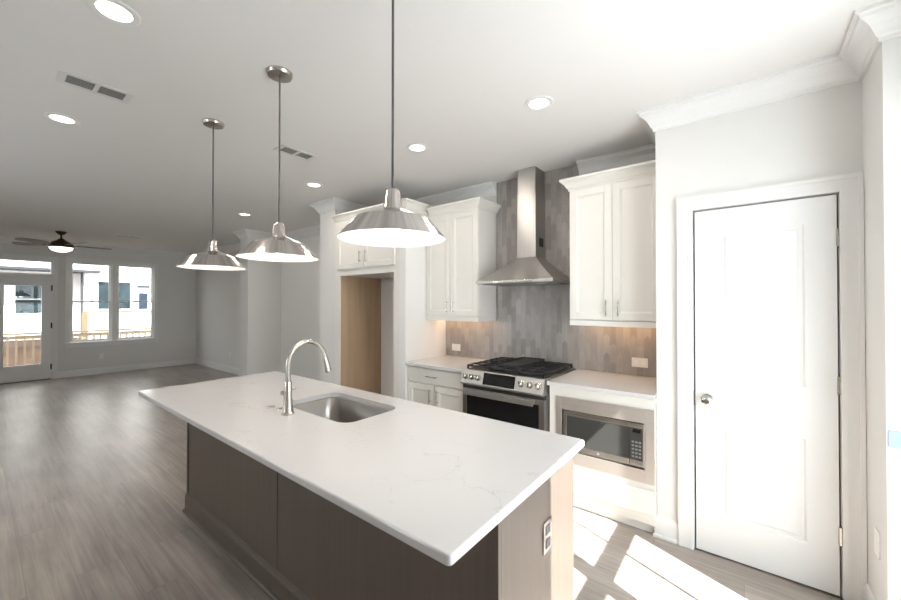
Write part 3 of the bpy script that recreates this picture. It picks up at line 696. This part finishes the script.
hm = MB().cyl((-1.92,1.033,1.015), (-1.958,1.033,1.015), .015, 18, .013).tube([(-1.95,1.033,1.015),(-1.955,1.07,1.022),(-1.955,1.11,1.03)], [.0065,.005,.004], 10)
hm.build('lever_handle', M['nickel'], fc)
for (x, y), lb in zip(((-2.095,1.040),(-2.015,1.058)), ('small round nickel hole cover on the island, farther from the faucet', 'small round nickel hole cover on the island, right beside the faucet base')):
    tag(MB().lathe([(0,0),(.022,0),(.022,.003),(.017,.006),(0,.007)], (x,y,.914), 24).build('hole_cover', M['nickel']), lb, 'hole cover')

# ------------------------------------------------------------------ pendants
def pendant(loc, label):
    x, y, _ = loc; t = thing('pendant_light', label, 'pendant light', (x, y, CZ), 'barn-shade pendants over the island'); zr = 1.742
    MB().lathe([(0,0),(.066,0),(.066,-.008),(.060,-.020),(.012,-.026),(0,-.026)], (x,y,CZ), 32).build('ceiling_canopy', M['nickel'], t)
    MB().cyl((x,y,CZ-.02), (x,y,zr+.188), .0048, 8).build('cord', M['cord'], t)
    prof = [(.006,.192),(.020,.190),(.026,.183),(.029,.176),(.036,.120),(.040,.112),(.140,.075),(.1985,.006),(.203,0),(.2015,0)]
    MB().lathe(prof, (x,y,zr), 64).build('lamp_shade', M['alu'], t)
    MB().lathe([(.2015,0),(.196,.004),(.138,.072),(.036,.108),(0,.110)], (x,y,zr), 64).build('shade_lining', M['enamel'], t, 'white enamel inside of shade')
    MB().lathe([(0,.020),(.018,.024),(.030,.038),(.032,.052),(.026,.070),(.014,.090),(.013,.109)], (x,y,zr), 24).build('bulb', M['bulb'], t)
    lamp('pendant_bulb', 'POINT', (x,y,zr-.0+.012), PEND_W, (1.0,.90,.78), .03, t)
    return t
pendant((-1.042, .978, 0), 'brushed metal barn-shade pendant nearest the camera, over the near end of the island')
pendant((-1.955, 1.010, 0), 'brushed metal barn-shade pendant in the middle, above the faucet')
pendant((-2.855, 1.010, 0), 'brushed metal barn-shade pendant farthest away, over the far end of the island')

# ------------------------------------------------------------------ ceiling fittings
cans = [(-2.09,.362,'round recessed ceiling light cut by the top edge of the photo, upper left'), (-3.59,.362,'round recessed ceiling light just below the left ceiling vent'),
        (-.985,2.15,'round recessed ceiling light nearest the pantry, above and right of the steel hood'), (-2.03,2.17,'round recessed ceiling light just right of the nearest pendant cord'),
        (-3.52,2.19,'round recessed ceiling light in front of the fridge alcove pillar'), (-5.46,2.33,'smallest round recessed ceiling light, near the far stub wall')]
for x, y, lb in cans:
    t = thing('recessed_light', lb, 'recessed light', (x,y,CZ), 'recessed ceiling lights')
    MB().lathe([(.060,-.0005),(.060,-.006),(.082,-.007),(.088,-.004),(.088,-.0005)], (x,y,CZ), 40).build('trim_ring', M['plastic'], t)
    MB().lathe([(0,-.004),(.060,-.004),(.060,-.0005),(0,-.0005)], (x,y,CZ), 40).build('lens', M['can_lens'], t)
    lamp('downlight_lamp', 'AREA', (x,y,CZ-.012), CAN_W, (1.0,.92,.82), .11, t, disk=True)
for x, y, w, lb in ((-2.920,.430,.31,'white two-section ceiling vent at the upper left of the kitchen ceiling'), (-2.890,1.635,.31,'white two-section ceiling vent behind the middle pendant cord'), (-8.95,1.78,.40,'small ceiling vent far back above the living room windows')):
    t = thing('ceiling_vent', lb, 'vent', (x,y,CZ))
    b = MB(); h = w/2; d = .078
    b.box(x-d, x-d+.022, y-h, y+h, CZ-.007, CZ-.0005, .001).box(x+d-.022, x+d, y-h, y+h, CZ-.007, CZ-.0005, .001)
    for a, c in ((y-h, y-h+.032), (y-.010, y+.010), (y+h-.032, y+h)): b.box(x-d+.022, x+d-.022, a, c, CZ-.007, CZ-.0005)
    b.build('vent_frame', M['vent'], t)
    MB().box(x-d+.022, x+d-.022, y-h+.032, y+h-.032, CZ-.002, CZ-.0005).build('backing', M['vent_dark'], t)
    b = MB()
    for i in range(7):
        xx = x-.052+i*.0155
        for a, c in ((y-h+.032, y-.010), (y+.010, y+h-.032)): b.box(xx, xx+.005, a, c, CZ-.0035, CZ-.002)
    b.build('slats', M['vent_grille'], t)

# ceiling fan
FX, FY = -9.3, .94
fan = thing('ceiling_fan', 'dark bronze ceiling fan with a glowing bowl light in the living room', 'ceiling fan', (FX,FY,CZ))
MB().lathe([(0,0),(.075,0),(.070,-.015),(.045,-.045),(.016,-.062),(0,-.062)], (FX,FY,CZ), 28).build('ceiling_canopy', M['bronze'], fan)
MB().cyl((FX,FY,CZ-.14), (FX,FY,CZ-.05), .013, 12).build('downrod', M['bronze'], fan)
MB().lathe([(0,-.115),(.030,-.12),(.060,-.15),(.125,-.185),(.155,-.22),(.160,-.25),(.145,-.275),(0,-.275)], (FX,FY,CZ), 36).build('motor_housing', M['bronze'], fan)
MB().lathe([(.150,-.275),(.140,-.305),(.105,-.335),(.055,-.352),(0,-.357)], (FX,FY,CZ), 36).build('light_bowl', M['fan_lens'], fan, 'glowing white glass bowl')
for i in range(5):
    a = R(90+72*i); mt = Matrix.Translation((FX,FY,CZ-.228)) @ Matrix.Rotation(a,4,'Z') @ Matrix.Rotation(R(12),4,'X')
    b = MB(); out = [(.20,-.045),(.30,-.062),(.52,-.070),(.62,-.060),(.655,-.03),(.66,0),(.655,.03),(.62,.060),(.52,.070),(.30,.062),(.20,.045)]
    b.prism(out, 'z', -.004, .004); bmesh.ops.transform(b.bm, matrix=mt, verts=b.bm.verts)
    bl = b.build('blade', M['blade'], fan)
    b = MB().box(.13, .25, -.018, .018, -.010, -.004, .002); bmesh.ops.transform(b.bm, matrix=mt, verts=b.bm.verts); b.build('blade_bracket', M['bronze'], bl)

# ------------------------------------------------------------------ wall plates
def outlet_y(x, z, y, label, w=.118, h=.075, gang=2):
    t = thing('wall_outlet', label, 'outlet', (x, y, z))
    MB().box(x-w/2, x+w/2, y-.006, y, z-h/2, z+h/2, .002).build('cover_plate', M['plastic'], t)
    if w > h:
        for s in (-.026, .026): MB().box(x+s-.016, x+s+.016, y-.0075, y-.005, z-.017, z+.017, .001).build('socket', M['enamel'], t)
    else:
        for s in (-.02, .02): MB().box(x-.016, x+.016, y-.0075, y-.005, z+s-.013, z+s+.013, .001).build('socket', M['enamel'], t)
    return t
outlet_y(-2.51, 1.010, 3.318, 'white outlet plate on the tile left of the range')
outlet_y(-.655, 1.022, 3.318, 'white outlet plate on the tile above the microwave counter')
outlet_y(-8.75, .38, 3.45, 'small outlet plate low on the right-hand living room wall', .075, .118)
def outlet_x(y, z, x, s, label, m='plastic', name='wall_outlet', cat='outlet', w=.072, h=.118):
    t = thing(name, label, cat, (x, y, z))
    MB().box(min(x, x+s*.006), max(x, x+s*.006), y-w/2, y+w/2, z-h/2, z+h/2, .002).build('cover_plate', M[m], t)
    for d in (-.02, .02): MB().box(min(x+s*.005, x+s*.008), max(x+s*.005, x+s*.008), y-.015, y+.015, z+d-.013, z+d+.013, .001).build('socket', M['enamel'], t)
outlet_x(1.70, .37, XF, 1, 'small outlet plate below the far living room windows')
outlet_x(2.520, .42, .477, -1, 'white outlet plate low on the narrow wall right of the pantry door')
t = thing('wall_plate', 'pale blue filmed wall plate at the right edge of the photo', 'wall plate', (.54, 2.385, .93))
MB().box(.482, .60, 2.379, 2.385, .895, .965, .002).build('cover_plate', M['blue_plastic'], t)

# ------------------------------------------------------------------ outside the far windows
GZ = -1.2
tag(MB().prism([(-10.95,GZ-.3),(-10.95,GZ),(-13,-.9),(-16.8,.22),(-40,.30),(-40,GZ-.3)], 'y', -14, 16).build('yard_ground', M['ground']), 'brown leafy ground outside the far windows', 'ground')
dk = thing('deck', 'pale timber deck with baluster railing outside the patio door', 'deck', (-11.8, 1.2, GZ))
MB().box(-12.66, -10.95, -1.5, 4.6, -.16, -.06).build('deck_floor', M['shaded_deck_wood'], dk)
MB().box(-12.65, -12.55, -1.5, 4.6, .80, .84, .004).box(-12.62, -12.58, -1.5, 4.6, .70, .78).box(-12.62, -12.58, -1.5, 4.6, .04, .12).build('rail', M['shaded_deck_wood'], dk)
y = -1.4
while y < 4.55:
    MB().box(-12.615, -12.585, y-.018, y+.018, .12, .70).build('baluster', M['shaded_deck_wood'], dk); y += .125
for y in (-1.45, 1.30, 4.55):
    MB().box(-12.65, -12.56, y-.045, y+.045, GZ, .80).build('post', M['shaded_deck_wood'], dk)
hs = thing('neighbour_house', 'white sided neighbouring house seen through the far windows', 'house', (-20, 3, GZ))
MB().box(-26, -19, 2.52, 12, GZ, 6.5).box(-26, -19.6, -8, 2.52, GZ, 6.5).build('house_walls', M['siding'], hs)
MB().box(-19.62, -18.6, -8.2, 2.9, 2.62, 2.70).build('eave', M['ext_grey'], hs)
MB().cyl((-18.95,2.45,GZ), (-18.95,2.45,2.62), .035, 10).build('downspout', M['ext_grey'], hs)
for y0, y1, z0, z1, m in ((2.89,3.82,1.28,2.31,'ext_glass'), (4.09,4.36,1.27,1.91,'ext_blue'), (4.03,4.42,2.12,2.22,'ext_grey')):
    w = MB().box(-19.0, -18.97, y0, y1, z0, z1).build('window' if m == 'ext_glass' else 'wall_panel', M[m], hs)
    if m == 'ext_glass':
        b = MB(); b.box(-18.975, -18.95, y0-.05, y0, z0-.05, z1+.05).box(-18.975, -18.95, y1, y1+.05, z0-.05, z1+.05).box(-18.975, -18.95, y0, y1, z1, z1+.05).box(-18.975, -18.95, y0, y1, z0-.05, z0).box(-18.975, -18.95, (y0+y1)/2-.03, (y0+y1)/2+.03, z0, z1)
        b.build('window_frame', M['siding'], w)
w = MB().box(-19.6, -19.57, .90, 1.50, 1.15, 2.15).build('window', M['ext_glass'], hs)
b = MB(); b.box(-19.575, -19.55, .85, .90, 1.1, 2.2).box(-19.575, -19.55, 1.50, 1.55, 1.1, 2.2).box(-19.575, -19.55, .9, 1.5, 2.15, 2.2).box(-19.575, -19.55, .9, 1.5, 1.1, 1.15).box(-19.575, -19.56, .9, 1.5, 1.63, 1.66); b.build('window_frame', M['siding'], w)
# neighbour's own deck
nd = thing('neighbour_deck', 'pale timber balcony railing on the white house across the yard', 'deck', (-18, 4, GZ))
MB().box(-18.25, -17.2, 2.25, 7.5, .30, .42).build('deck_floor', M['siding'], nd)
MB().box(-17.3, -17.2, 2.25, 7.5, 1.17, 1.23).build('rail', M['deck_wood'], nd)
MB().box(-17.28, -17.24, 2.40, 7.5, .42, 1.10).build('privacy_screen', M['siding'], nd, 'white solid railing panel')
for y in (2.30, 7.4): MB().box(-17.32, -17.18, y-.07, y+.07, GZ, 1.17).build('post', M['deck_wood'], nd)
